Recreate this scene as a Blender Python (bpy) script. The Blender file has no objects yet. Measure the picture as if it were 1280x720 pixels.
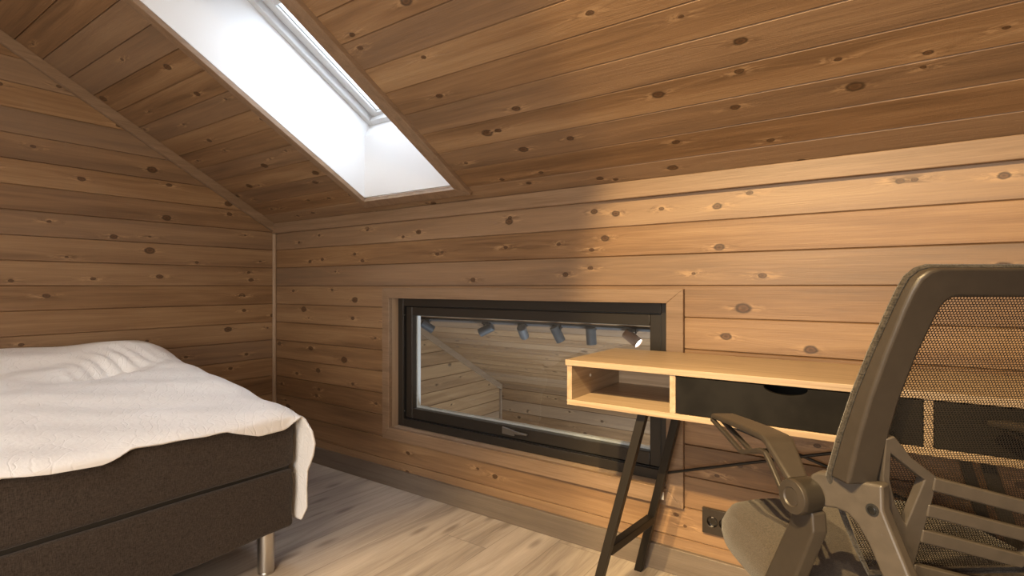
import bpy, bmesh, math, random
from mathutils import Vector, Matrix

random.seed(7)
SC = bpy.context.scene
COL = SC.collection
R = math.radians

# ------------------------------------------------------------------ camera
cam_d = bpy.data.cameras.new('camera')
cam = bpy.data.objects.new('camera', cam_d)
COL.objects.link(cam)
cam.location = (0, 0, 0.97)
cam.rotation_euler = (R(90), 0, R(34.97))
cam_d.sensor_width = 36.0
cam_d.lens = 36.0 * 669.0 / 1280.0
cam_d.shift_y = -2.0 / 1280.0
cam_d.clip_start = 0.02
SC.camera = cam

# ------------------------------------------------------------------ world, exposure
world = bpy.data.worlds.new('sky')
SC.world = world
world.use_nodes = True
bg = world.node_tree.nodes['Background']
bg.inputs[0].default_value = (0.86, 0.93, 1.0, 1)
bg.inputs[1].default_value = 9.2
SC.view_settings.view_transform = 'Standard'
SC.view_settings.look = 'None'
SC.view_settings.gamma = 1.0
SC.view_settings.use_curve_mapping = False
SC.view_settings.exposure = 0.25
SC.cycles.use_denoising = True
SC.cycles.max_bounces = 10
SC.cycles.diffuse_bounces = 6
SC.cycles.transparent_max_bounces = 24
SC.cycles.sample_clamp_indirect = 6.0


def lamp(name, kind, loc, aim, energy, color, **kw):
    d = bpy.data.lights.new(name, kind)
    d.energy = energy
    d.color = color
    for k, v in kw.items():
        setattr(d, k, v)
    o = bpy.data.objects.new(name, d)
    COL.objects.link(o)
    o.location = loc
    o.rotation_euler = (Vector(aim) - Vector(loc)).to_track_quat('-Z', 'Y').to_euler()
    return o


WARM = (1.0, 0.70, 0.33)
# two warm spots of the ceiling fixture behind the camera, thrown at the desk wall
lamp('warm_spot', 'SPOT', (-0.62, -0.75, 2.45), (0.55, 1.80, 0.70), 385, WARM,
     spot_size=R(58), spot_blend=0.25, shadow_soft_size=0.02)
lamp('warm_spot', 'SPOT', (-0.25, -0.80, 2.45), (-0.52, 0.85, 0.0), 400, WARM,
     spot_size=R(44), spot_blend=0.45, shadow_soft_size=0.02)
# a third one of the row washes over the bed
lamp('warm_spot', 'SPOT', (-0.95, -0.80, 2.45), (-2.25, 0.55, 0.45), 48, (1.0, 0.95, 0.90),
     spot_size=R(50), spot_blend=0.9, shadow_soft_size=0.05)
# added point light that brightens the ceiling boards in place of bounce
lamp('ceiling_fill', 'POINT', (-0.10, -0.95, 2.30), (0, 0, 0), 58, (1.0, 0.80, 0.56), shadow_soft_size=0.06)
# added fill light behind the camera, from no known window
lamp('rear_fill', 'AREA', (-0.1, -1.66, 1.02), (-0.3, 1.2, 0.95), 46, (1.0, 0.90, 0.79),
     shape='RECTANGLE', size=1.7, size_y=1.1)
# daylight and lamp light of the lower room beyond the interior window
lamp('lower_room_daylight', 'AREA', (-0.4, 2.75, -1.6), (-1.6, 3.4, 0.6), 100, (0.80, 0.90, 1.0),
     shape='RECTANGLE', size=1.4, size_y=0.9)


# ------------------------------------------------------------------ node helper
class NT:
    def __init__(self, name):
        self.m = bpy.data.materials.new(name)
        self.m.use_nodes = True
        self.t = self.m.node_tree
        self.n = self.t.nodes
        self.l = self.t.links
        self.b = self.n['Principled BSDF']
        self.out = self.n['Material Output']

    def node(self, kind, **props):
        x = self.n.new(kind)
        for k, v in props.items():
            setattr(x, k, v)
        return x

    def put(self, sock, v):
        if isinstance(v, bpy.types.NodeSocket):
            self.l.new(v, sock)
        else:
            sock.default_value = v

    def math(self, op, a, b=0.0, c=0.0, clamp=False):
        x = self.node('ShaderNodeMath', operation=op, use_clamp=clamp)
        for i, v in enumerate((a, b, c)):
            self.put(x.inputs[i], v)
        return x.outputs[0]

    def coords(self):
        c = self.node('ShaderNodeTexCoord')
        s = self.node('ShaderNodeSeparateXYZ')
        self.l.new(c.outputs['Object'], s.inputs[0])
        return s.outputs

    def vec(self, x, y, z):
        c = self.node('ShaderNodeCombineXYZ')
        for i, v in enumerate((x, y, z)):
            self.put(c.inputs[i], v)
        return c.outputs[0]

    def noise(self, v, scale, detail=3.0, rough=0.55, dist=0.0):
        x = self.node('ShaderNodeTexNoise')
        self.put(x.inputs['Vector'], v)
        x.inputs['Scale'].default_value = scale
        x.inputs['Detail'].default_value = detail
        x.inputs['Roughness'].default_value = rough
        x.inputs['Distortion'].default_value = dist
        return x.outputs['Fac']

    def white(self, v):
        x = self.node('ShaderNodeTexWhiteNoise', noise_dimensions='3D')
        self.put(x.inputs['Vector'], v)
        return x.outputs['Value']

    def ramp(self, f, stops):
        x = self.node('ShaderNodeValToRGB')
        e = x.color_ramp.elements
        while len(e) < len(stops):
            e.new(0.5)
        for i, (p, c) in enumerate(stops):
            e[i].position = p
            e[i].color = tuple(c) + (1,) if len(c) == 3 else c
        self.put(x.inputs[0], f)
        return x.outputs[0]

    def mix(self, f, a, b, mode='MIX'):
        x = self.node('ShaderNodeMix', data_type='RGBA', blend_type=mode)
        self.put(x.inputs[0], f)
        for s, v in ((x.inputs[6], a), (x.inputs[7], b)):
            if isinstance(v, tuple) and len(v) == 3:
                v = v + (1,)
            self.put(s, v)
        return x.outputs[2]

    def maprange(self, v, a, b, c=0.0, d=1.0):
        x = self.node('ShaderNodeMapRange')
        x.interpolation_type = 'SMOOTHSTEP'
        self.put(x.inputs[0], v)
        for i, q in enumerate((a, b, c, d)):
            x.inputs[i + 1].default_value = q
        return x.outputs[0]

    def bump(self, h, strength, dist=0.002):
        x = self.node('ShaderNodeBump')
        self.put(x.inputs['Height'], h)
        x.inputs['Strength'].default_value = strength
        x.inputs['Distance'].default_value = dist
        self.l.new(x.outputs[0], self.b.inputs['Normal'])

    def set(self, color=None, rough=0.5, metal=0.0, spec=0.5):
        if color is not None:
            if isinstance(color, tuple):
                color = color + (1,) if len(color) == 3 else color
            self.put(self.b.inputs['Base Color'], color)
        self.put(self.b.inputs['Roughness'], rough)
        self.b.inputs['Metallic'].default_value = metal
        self.b.inputs['Specular IOR Level'].default_value = spec
        return self.m


def plank_wood(name, along, across, pitch, off, dark, mid, light, rough=0.40, seed=0.0, vary=0.5,
               grey=(0.235, 0.175, 0.128)):
    """stained spruce boards: tone per board, long grain, knots with pale swirls"""
    t = NT(name)
    M = t.math
    xyz = t.coords()
    a, b = xyz[along], xyz[across]
    idx = M('FLOOR', M('DIVIDE', M('SUBTRACT', b, off), pitch))
    rnd = t.white(t.vec(idx, seed, 3.7))
    rnd2 = t.white(t.vec(idx, seed, 9.1))
    a2 = M('ADD', a, M('MULTIPLY', rnd, 23.0))
    wob = t.noise(t.vec(M('MULTIPLY', a2, 40.0), M('MULTIPLY', b, 90.0), seed), 1.0, 2.0)
    swirl = t.noise(t.vec(M('MULTIPLY', a2, 16.0), M('MULTIPLY', b, 60.0), seed + 4), 1.0, 3.0, 0.6, 1.5)

    def knots(cell, seed2, s0, s1, prob):
        """one knot per cell along each board -> (distance / size, signed offset across, present)"""
        k = M('FLOOR', M('DIVIDE', a2, cell))
        r = [t.white(t.vec(k, idx, seed + seed2 + q)) for q in (0.1, 1.3, 2.7, 3.9)]
        ca = M('MULTIPLY', M('ADD', k, M('ADD', 0.25, M('MULTIPLY', r[0], 0.5))), cell)
        cb = M('ADD', off, M('MULTIPLY', M('ADD', idx, M('ADD', 0.16, M('MULTIPLY', r[1], 0.68))), pitch))
        dx = M('SUBTRACT', a2, ca)
        dy = M('SUBTRACT', b, cb)
        size = M('ADD', s0, M('MULTIPLY', M('MULTIPLY', r[2], r[2]), s1))
        wd = M('MULTIPLY', M('SUBTRACT', wob, 0.5), 0.006)
        d = M('SQRT', M('ADD', M('POWER', M('DIVIDE', dx, 1.55), 2.0), M('POWER', dy, 2.0)))
        d = M('DIVIDE', M('ADD', d, wd), size)
        d2 = M('SQRT', M('ADD', M('POWER', M('DIVIDE', dx, 4.2), 2.0), M('POWER', dy, 2.0)))
        return d, d2, dy, size, M('LESS_THAN', r[3], prob)
    ks = [knots(0.31, 0.0, 0.0052, 0.0080, 0.55), knots(0.43, 40.0, 0.0036, 0.0055, 0.50)]
    gb = b
    for d, d2, dy, size, pr in ks:
        push = M('MULTIPLY', M('MULTIPLY', t.maprange(d2, 0.0, 0.035, 1.0, 0.0), pr), 0.010)
        gb = M('ADD', gb, M('MULTIPLY', push, M('SIGN', dy)))
    broad = t.noise(t.vec(M('MULTIPLY', a2, 1.0), M('MULTIPLY', gb, 13.0), rnd), 1.0, 3.0, 0.55, 0.6)
    streak = t.noise(t.vec(M('MULTIPLY', a2, 1.7), M('MULTIPLY', gb, 62.0), M('ADD', rnd, 5.0)), 1.0, 3.0, 0.6, 0.3)
    fine = t.noise(t.vec(M('MULTIPLY', a2, 7.0), M('MULTIPLY', gb, 330.0), rnd), 1.0, 3.0, 0.6)
    saw = t.noise(t.vec(M('MULTIPLY', a2, 330.0), M('MULTIPLY', b, 9.0), rnd), 1.0, 2.0, 0.5)
    tone = M('ADD', M('MULTIPLY', broad, 0.62), M('ADD', M('MULTIPLY', streak, 0.30), M('MULTIPLY', fine, 0.24)))
    tone = M('ADD', M('SUBTRACT', tone, 0.04), M('MULTIPLY', M('SUBTRACT', rnd, 0.5), vary * 0.30))
    col = t.ramp(tone, [(0.30, dark), (0.54, mid), (0.80, light)])
    col = t.mix(M('MULTIPLY', t.maprange(rnd2, 0.4, 1.0), 0.38), col, grey)
    pale = tuple(min(1, c * 1.30) for c in light)
    for d, d2, dy, size, pr in ks:
        near = M('MULTIPLY', t.maprange(d2, 0.004, 0.020, 1.0, 0.0), pr)
        col = t.mix(M('MULTIPLY', M('MULTIPLY', near, t.maprange(swirl, 0.48, 0.62)), 0.55), col, pale)
        col = t.mix(M('MULTIPLY', M('MULTIPLY', near, t.maprange(swirl, 0.46, 0.34)), 0.60), col, dark)
        body = M('MULTIPLY', t.maprange(d, 0.85, 1.15, 1.0, 0.0), pr)
        rim = M('MULTIPLY', M('MULTIPLY', t.maprange(d, 0.62, 0.95), t.maprange(d, 1.05, 1.45, 1.0, 0.0)), pr)
        heart = M('MULTIPLY', t.maprange(d, 0.15, 0.6, 1.0, 0.0), pr)
        col = t.mix(M('MULTIPLY', body, 0.80), col, (dark[0] * 0.72, dark[1] * 0.55, dark[2] * 0.42))
        col = t.mix(M('MULTIPLY', heart, 0.45), col, tuple(c * 0.25 for c in dark))
        col = t.mix(M('MULTIPLY', rim, 0.72), col, tuple(c * 0.30 for c in dark))
    h = M('ADD', M('MULTIPLY', fine, 0.45), M('ADD', M('MULTIPLY', saw, 0.18), M('ADD', M('MULTIPLY', broad, 1.3), M('MULTIPLY', streak, 0.5))))
    t.bump(h, 0.42, 0.003)
    return t.set(col, M('ADD', rough, M('MULTIPLY', fine, 0.12)), 0.0, 0.4)


def trim_wood(name, along, dark, light, rough=0.45, k=1.0):
    t = NT(name)
    xyz = t.coords()
    o = [i for i in (0, 1, 2) if i != along]
    a, p, q = xyz[along], xyz[o[0]], xyz[o[1]]
    v = t.vec(t.math('MULTIPLY', a, 1.6), t.math('MULTIPLY', p, 40.0), t.math('MULTIPLY', q, 40.0))
    g = t.noise(v, 1.0, 4.0, 0.6, 0.5)
    v2 = t.vec(t.math('MULTIPLY', a, 9.0), t.math('MULTIPLY', p, 420.0), t.math('MULTIPLY', q, 420.0))
    s = t.noise(v2, 1.0, 3.0, 0.6, 0.4)
    f = t.math('ADD', t.math('MULTIPLY', g, 0.62), t.math('MULTIPLY', s, 0.42))
    col = t.ramp(f, [(0.34, dark), (0.70, light)])
    t.bump(t.math('ADD', g, t.math('MULTIPLY', s, 0.9)), 0.22, 0.002)
    return t.set(col, rough, 0, 0.35)


def floor_wood():
    t = NT('laminate_oak')
    xyz = t.coords()
    a, b = xyz[1], xyz[0]
    w, ln = 0.192, 1.29
    row = t.math('FLOOR', t.math('DIVIDE', t.math('ADD', b, 0.062), w))
    r1 = t.white(t.vec(row, 1.0, 5.0))
    sh = t.math('ADD', a, t.math('MULTIPLY', r1, ln))
    ci = t.math('FLOOR', t.math('DIVIDE', sh, ln))
    r2 = t.white(t.vec(row, ci, 2.0))
    a2 = t.math('ADD', a, t.math('MULTIPLY', r2, 31.0))
    warp = t.noise(t.vec(t.math('MULTIPLY', a2, 1.3), t.math('MULTIPLY', b, 5.0), r2), 1.0, 2.0)
    bb = t.math('ADD', b, t.math('MULTIPLY', warp, 0.10))
    broad = t.noise(t.vec(t.math('MULTIPLY', a2, 1.5), t.math('MULTIPLY', bb, 16.0), r2), 1.0, 4.0, 0.6, 0.6)
    fine = t.noise(t.vec(t.math('MULTIPLY', a2, 7.0), t.math('MULTIPLY', bb, 190.0), r2), 1.0, 3.0, 0.65)
    vor = t.node('ShaderNodeTexVoronoi', voronoi_dimensions='2D', feature='F1')
    t.put(vor.inputs['Vector'], t.vec(t.math('MULTIPLY', a2, 1.9), t.math('MULTIPLY', b, 6.0), 0.0))
    vor.inputs['Scale'].default_value = 1.0
    kn = t.maprange(t.math('ADD', vor.outputs['Distance'], t.math('MULTIPLY', fine, 0.06)), 0.05, 0.17, 1.0, 0.0)
    tone = t.math('ADD', t.math('MULTIPLY', broad, 0.72), t.math('MULTIPLY', fine, 0.30))
    tone = t.math('ADD', tone, t.math('MULTIPLY', t.math('SUBTRACT', r2, 0.5), 0.10))
    col = t.ramp(tone, [(0.28, (0.20, 0.166, 0.138)), (0.50, (0.385, 0.328, 0.274)), (0.75, (0.52, 0.455, 0.39))])
    col = t.mix(t.math('MULTIPLY', kn, 0.6), col, (0.13, 0.10, 0.078))
    # joints between boards
    fb = t.math('FRACT', t.math('DIVIDE', t.math('ADD', b, 0.062), w))
    eb = t.math('MINIMUM', fb, t.math('SUBTRACT', 1.0, fb))
    fa = t.math('FRACT', t.math('DIVIDE', sh, ln))
    ea = t.math('MULTIPLY', t.math('MINIMUM', fa, t.math('SUBTRACT', 1.0, fa)), ln / w)
    ed = t.maprange(t.math('MINIMUM', ea, eb), 0.004, 0.011, 1.0, 0.0)
    col = t.mix(t.math('MULTIPLY', ed, 0.45), col, (0.09, 0.07, 0.055))
    t.bump(t.math('SUBTRACT', t.math('MULTIPLY', fine, 0.5), t.math('MULTIPLY', ed, 1.2)), 0.18, 0.002)
    return t.set(col, t.math('ADD', 0.40, t.math('MULTIPLY', fine, 0.15)), 0, 0.4)


def plain(name, color, rough=0.5, metal=0.0, spec=0.5, grain=0.0, gscale=300.0, mottle=0.0):
    t = NT(name)
    c = t.node('ShaderNodeTexCoord').outputs['Object']
    col = color
    if mottle:
        f = t.noise(c, gscale * 0.06, 4.0)
        col = t.mix(t.maprange(f, 0.3, 0.7), tuple(x * (1 - mottle) for x in color), tuple(x * (1 + mottle) for x in color))
    if grain:
        t.bump(t.noise(c, gscale, 3.0), grain, 0.0015)
    return t.set(col, rough, metal, spec)


def fabric(name, c1, c2, scale=900.0, strength=0.5, vert=False):
    t = NT(name)
    xyz = t.coords()
    s = scale
    hx = t.vec(t.math('MULTIPLY', xyz[0], s), t.math('MULTIPLY', xyz[1], s), t.math('MULTIPLY', xyz[2], s * (0.16 if vert else 1)))
    hy = t.vec(t.math('MULTIPLY', xyz[0], s * 0.2), t.math('MULTIPLY', xyz[1], s * 0.2), t.math('MULTIPLY', xyz[2], s))
    n1 = t.noise(hx, 1.0, 2.0)
    n2 = t.noise(hy, 1.0, 2.0)
    f = t.math('ADD', t.math('MULTIPLY', n1, 0.55), t.math('MULTIPLY', n2, 0.45))
    col = t.ramp(f, [(0.36, c1), (0.64, c2)])
    t.bump(f, strength, 0.002)
    m = t.set(col, 0.92, 0, 0.15)
    t.b.inputs['Sheen Weight'].default_value = 0.15
    return m


def glass_mat(name, tint=(1, 1, 1), refl=1.0):
    t = NT(name)
    t.n.remove(t.b)
    tr = t.node('ShaderNodeBsdfTransparent')
    tr.inputs[0].default_value = tint + (1,)
    gl = t.node('ShaderNodeBsdfGlossy')
    gl.inputs['Roughness'].default_value = 0.0
    ge = t.node('ShaderNodeNewGeometry')
    dp = t.node('ShaderNodeVectorMath', operation='DOT_PRODUCT')
    t.l.new(ge.outputs['Incoming'], dp.inputs[0])
    t.l.new(ge.outputs['Normal'], dp.inputs[1])
    k = t.math('POWER', t.math('SUBTRACT', 1.0, t.math('ABSOLUTE', dp.outputs['Value'])), 5.0)
    mx = t.node('ShaderNodeMixShader')
    t.l.new(t.math('MULTIPLY', t.math('ADD', 0.04, t.math('MULTIPLY', k, 0.96)), refl, clamp=True), mx.inputs[0])
    t.l.new(tr.outputs[0], mx.inputs[1])
    t.l.new(gl.outputs[0], mx.inputs[2])
    t.l.new(mx.outputs[0], t.out.inputs[0])
    return t.m


def emit(name, color, strength):
    t = NT(name)
    t.b.inputs['Base Color'].default_value = (0.8, 0.8, 0.8, 1)
    t.b.inputs['Emission Color'].default_value = color + (1,)
    t.b.inputs['Emission Strength'].default_value = strength
    return t.m


def mesh_net(name):
    """woven chair net: strands with rows of staggered round holes"""
    t = NT(name)
    xyz = t.coords()
    p = 0.0042
    u = t.math('DIVIDE', xyz[0], p)
    v = t.math('DIVIDE', xyz[2], p * 0.78)
    row = t.math('FLOOR', v)
    uu = t.math('ADD', u, t.math('MULTIPLY', t.math('MODULO', t.math('ABSOLUTE', row), 2.0), 0.5))
    fu = t.math('SUBTRACT', t.math('FRACT', uu), 0.5)
    fv = t.math('SUBTRACT', t.math('FRACT', v), 0.5)
    d = t.math('ADD', t.math('MULTIPLY', fu, fu), t.math('MULTIPLY', t.math('MULTIPLY', fv, fv), 0.80))
    hole = t.math('LESS_THAN', d, 0.135)
    t.set((0.020, 0.016, 0.012), 0.7, 0, 0.2)
    tr = t.node('ShaderNodeBsdfTransparent')
    mx = t.node('ShaderNodeMixShader')
    t.l.new(hole, mx.inputs[0])
    t.l.new(t.b.outputs[0], mx.inputs[1])
    t.l.new(tr.outputs[0], mx.inputs[2])
    t.l.new(mx.outputs[0], t.out.inputs[0])
    return t.m


# ------------------------------------------------------------------ mesh helpers
def new():
    return bmesh.new()


def obj(name, bm, mat, parent=None, smooth=False, bevel=0.0, seg=2, loc=None, rot=None, angle=35):
    bmesh.ops.recalc_face_normals(bm, faces=bm.faces)
    me = bpy.data.meshes.new(name)
    bm.to_mesh(me)
    bm.free()
    o = bpy.data.objects.new(name, me)
    COL.objects.link(o)
    me.materials.append(mat)
    if parent:
        o.parent = parent
    if loc:
        o.location = loc
    if rot:
        o.rotation_euler = rot
    if smooth:
        for p in me.polygons:
            p.use_smooth = True
    if bevel:
        md = o.modifiers.new('bevel', 'BEVEL')
        md.width = bevel
        md.segments = seg
        md.limit_method = 'ANGLE'
        md.angle_limit = R(angle)
        md.harden_normals = False
    if smooth or bevel:
        for p in me.polygons:
            p.use_smooth = True
        sm = o.modifiers.new('wn', 'WEIGHTED_NORMAL')
        sm.keep_sharp = True
        me.set_sharp_from_angle(angle=R(40))
    return o


def box(bm, lo, hi, M=None):
    vs = [bm.verts.new((x, y, z)) for x in (lo[0], hi[0]) for y in (lo[1], hi[1]) for z in (lo[2], hi[2])]
    for f in ((0, 1, 3, 2), (4, 6, 7, 5), (0, 4, 5, 1), (2, 3, 7, 6), (0, 2, 6, 4), (1, 5, 7, 3)):
        bm.faces.new([vs[i] for i in f])
    if M is not None:
        bmesh.ops.transform(bm, matrix=M, verts=vs)
    return vs


def hexa(bm, a, b):
    """solid between two 4-point rings"""
    va = [bm.verts.new(p) for p in a]
    vb = [bm.verts.new(p) for p in b]
    bm.faces.new(va)
    bm.faces.new(vb[::-1])
    n = len(va)
    for i in range(n):
        bm.faces.new((va[i], vb[i], vb[(i + 1) % n], va[(i + 1) % n]))


def prism(bm, pts, vec, holes=()):
    """planar outline (3-D points) with optional holes, given thickness vec"""
    vec = Vector(vec)
    if not holes:
        hexa(bm, [Vector(p) for p in pts], [Vector(p) + vec for p in pts])
        return
    es = []
    lv = []
    for loop in [pts] + list(holes):
        vs = [bm.verts.new(p) for p in loop]
        lv += vs
        for i in range(len(vs)):
            es.append(bm.edges.new((vs[i], vs[(i + 1) % len(vs)])))
    r = bmesh.ops.triangle_fill(bm, edges=es, use_beauty=True)
    fs = [g for g in r['geom'] if isinstance(g, bmesh.types.BMFace)]
    ex = bmesh.ops.extrude_face_region(bm, geom=fs)
    bmesh.ops.translate(bm, verts=[g for g in ex['geom'] if isinstance(g, bmesh.types.BMVert)], vec=vec)


def cyl(bm, p0, p1, r0, r1=None, seg=24, caps=True):
    r1 = r0 if r1 is None else r1
    p0, p1 = Vector(p0), Vector(p1)
    q = (p1 - p0).to_track_quat('Z', 'Y')
    a, b = [], []
    for i in range(seg):
        an = 2 * math.pi * i / seg
        d = q @ Vector((math.cos(an), math.sin(an), 0))
        a.append(bm.verts.new(p0 + d * r0))
        b.append(bm.verts.new(p1 + d * r1))
    for i in range(seg):
        j = (i + 1) % seg
        bm.faces.new((a[i], a[j], b[j], b[i]))
    if caps:
        bm.faces.new(a[::-1])
        bm.faces.new(b)


def lathe(bm, prof, M=None, seg=32, cap0=True, cap1=True):
    """profile of (r, z) revolved about z"""
    rings = []
    for r, z in prof:
        rings.append([bm.verts.new((r * math.cos(2 * math.pi * i / seg), r * math.sin(2 * math.pi * i / seg), z)) for i in range(seg)])
    for k in range(len(rings) - 1):
        for i in range(seg):
            j = (i + 1) % seg
            bm.faces.new((rings[k][i], rings[k][j], rings[k + 1][j], rings[k + 1][i]))
    if cap0:
        bm.faces.new(rings[0][::-1])
    if cap1:
        bm.faces.new(rings[-1])
    if M is not None:
        bmesh.ops.transform(bm, matrix=M, verts=[v for r in rings for v in r])


def sweep(bm, pts, prof, up=(0, 0, 1), closed=False):
    """profile (list of (u, v)) swept along pts; u along the side vector, v along the up vector"""
    pts = [Vector(p) for p in pts]
    n = len(pts)
    rings = []
    for i, p in enumerate(pts):
        if closed:
            d = (pts[(i + 1) % n] - pts[i - 1]).normalized()
        else:
            d = (pts[min(i + 1, n - 1)] - pts[max(i - 1, 0)]).normalized()
        s = d.cross(Vector(up)).normalized()
        w = s.cross(d).normalized()
        pr = prof(i / max(1, n - 1)) if callable(prof) else prof
        rings.append([bm.verts.new(p + s * u + w * v) for u, v in pr])
    m = len(rings[0])
    for k in range(n if closed else n - 1):
        a, b = rings[k], rings[(k + 1) % n]
        for i in range(m):
            j = (i + 1) % m
            bm.faces.new((a[i], a[j], b[j], b[i]))
    if not closed:
        bm.faces.new(rings[0][::-1])
        bm.faces.new(rings[-1])


def rect(w, h):
    return [(-w / 2, -h / 2), (w / 2, -h / 2), (w / 2, h / 2), (-w / 2, h / 2)]


def circ(r, n=10):
    return [(r * math.cos(2 * math.pi * i / n), r * math.sin(2 * math.pi * i / n)) for i in range(n)]


def smooth_path(pts, sub=6):
    pts = [Vector(p) for p in pts]
    out = []
    for i in range(len(pts) - 1):
        p0, p1, p2, p3 = pts[max(i - 1, 0)], pts[i], pts[i + 1], pts[min(i + 2, len(pts) - 1)]
        for k in range(sub):
            t = k / sub
            out.append(0.5 * ((2 * p1) + (p2 - p0) * t + (2 * p0 - 5 * p1 + 4 * p2 - p3) * t * t + (3 * p1 - p0 - 3 * p2 + p3) * t ** 3))
    out.append(pts[-1])
    return out


def thing(name, label, cat, loc=(0, 0, 0), rotz=0.0, group=None):
    o = bpy.data.objects.new(name, None)
    o.empty_display_size = 0.05
    COL.objects.link(o)
    o.location = loc
    o.rotation_euler = (0, 0, rotz)
    o['label'] = label
    o['category'] = cat
    if group:
        o['group'] = group
    return o


def tag(o, label, cat, group=None):
    o['label'] = label
    o['category'] = cat
    if group:
        o['group'] = group
    return o


def struct(o, label=None, cat=None):
    o['kind'] = 'structure'
    if label:
        o['label'] = label
        o['category'] = cat
    return o


# ------------------------------------------------------------------ materials
DARK, MID, LIGHT = (0.102, 0.056, 0.027), (0.226, 0.130, 0.064), (0.358, 0.230, 0.121)
PITCH, SEAM0 = 0.1060, 0.972
M_wall_far = plank_wood('stained_boards_far', 0, 2, PITCH, SEAM0, DARK, MID, LIGHT, seed=1.0)
M_wall_left = plank_wood('stained_boards_gable', 1, 2, PITCH, SEAM0, DARK, MID, LIGHT, seed=5.0)
T_PITCH, T_SEAM = 0.1035, -1.3375
M_ceil = plank_wood('stained_boards_ceiling', 0, 1, T_PITCH, T_SEAM, DARK, MID, LIGHT, seed=8.0)
TD, TL = (0.165, 0.105, 0.062), (0.275, 0.185, 0.118)
M_trim = {k: trim_wood('stained_trim_' + 'xyz'[k], k, TD, TL) for k in (0, 1, 2)}
M_base = trim_wood('grey_brown_skirting', 0, (0.115, 0.090, 0.070), (0.180, 0.145, 0.115))
M_floor = floor_wood()
M_white = plain('white_painted_board', (0.64, 0.65, 0.66), 0.5, spec=0.3)
M_wframe = plain('white_window_lacquer', (0.50, 0.51, 0.52), 0.35)
M_greyclad = plain('light_grey_gasket', (0.45, 0.47, 0.48), 0.4)
M_black = plain('brown_black_window_paint', (0.026, 0.022, 0.018), 0.34, spec=0.4)
M_rubber = plain('black_gasket', (0.008, 0.008, 0.008), 0.5)
M_steel = plain('brushed_steel', (0.55, 0.53, 0.50), 0.28, 1.0)
M_alu = plain('pale_aluminium', (0.70, 0.72, 0.73), 0.35, 0.3)
M_glass = glass_mat('clear_glass', (0.94, 0.96, 0.96), 1.0)
M_skyglass = glass_mat('roof_window_glass', (0.97, 0.98, 1.0), 1.0)

# ------------------------------------------------------------------ room shell
YW, XL, XR, YN, YE = 1.80, -2.98, 2.30, -1.75, 4.07
ZT, SL = 1.335, 0.566
LOWZ = -2.4
ALPHA = math.atan(SL)
CA, SA = math.cos(ALPHA), math.sin(ALPHA)


def zc(y):
    return ZT - SL * (y - YW)


def planked(bm, u0, u1, v0, v1, pitch, seam, put, groove=0.0034, depth=0.0055, ulim=None):
    """boards running along u, stacked along v, with a v-groove at each joint. put(u, v, d) -> xyz"""
    k = math.floor((v0 - seam) / pitch) - 1
    while seam + k * pitch < v1:
        a, b = seam + k * pitch, seam + (k + 1) * pitch
        k += 1
        rows = [(a, depth), (a + groove, 0.0), (b - groove * 0.6, 0.0), (b, depth)]
        for (va, da), (vb, db) in zip(rows, rows[1:]):
            lo, hi = max(va, v0), min(vb, v1)
            if hi <= lo + 1e-7:
                continue
            f = lambda v: da + (db - da) * (v - va) / (vb - va)
            ul0, ul1 = (u1, u1) if ulim is None else (min(u1, ulim(lo)), min(u1, ulim(hi)))
            if ul0 <= u0 or ul1 <= u0:
                continue
            vs = [bm.verts.new(put(u, v, f(v))) for u, v in ((u0, lo), (ul0, lo), (ul1, hi), (u0, hi))]
            bm.faces.new(vs)


def solid(o, t):
    md = o.modifiers.new('solid', 'SOLIDIFY')
    md.thickness = t
    md.offset = -1
    return o


def wall_obj(name, bm, mat, nrm):
    me = bpy.data.meshes.new(name)
    bm.normal_update()
    for f in bm.faces:
        if f.normal.dot(Vector(nrm)) < 0:
            f.normal_flip()
    bm.to_mesh(me)
    bm.free()
    o = bpy.data.objects.new(name, me)
    COL.objects.link(o)
    me.materials.append(mat)
    return struct(o)


# floor of the attic room
bm = new()
box(bm, (XL - 0.12, YN - 0.1, -0.12), (XR + 0.1, YW + 0.13, 0.0))
struct(obj('floor', bm, M_floor))

# knee wall with the interior window
WX0, WX1, WZ0, WZ1 = -1.985, -0.605, 0.283, 0.914
bm = new()
putf = lambda u, v, d: (u, YW + d, v)
planked(bm, XL, WX0, 0.0, ZT + 0.01, PITCH, SEAM0, putf)
planked(bm, WX1, XR, 0.0, ZT + 0.01, PITCH, SEAM0, putf)
planked(bm, WX0, WX1, 0.0, WZ0, PITCH, SEAM0, putf)
planked(bm, WX0, WX1, WZ1, ZT + 0.01, PITCH, SEAM0, putf)
# core and the side towards the lower room
for lo, hi in (((XL, 0, LOWZ), (WX0, 0, 1.26)), ((WX1, 0, LOWZ), (XR, 0, 1.26)), ((WX0, 0, LOWZ), (WX1, 0, WZ0)), ((WX0, 0, WZ1), (WX1, 0, 1.26))):
    box(bm, (lo[0], YW + 0.006, lo[2]), (hi[0], YW + 0.13, hi[2]))
me = bpy.data.meshes.new('wall_far')
bm.to_mesh(me)
bm.free()
o = bpy.data.objects.new('wall_far', me)
COL.objects.link(o)
me.materials.append(M_wall_far)
struct(o)

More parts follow.
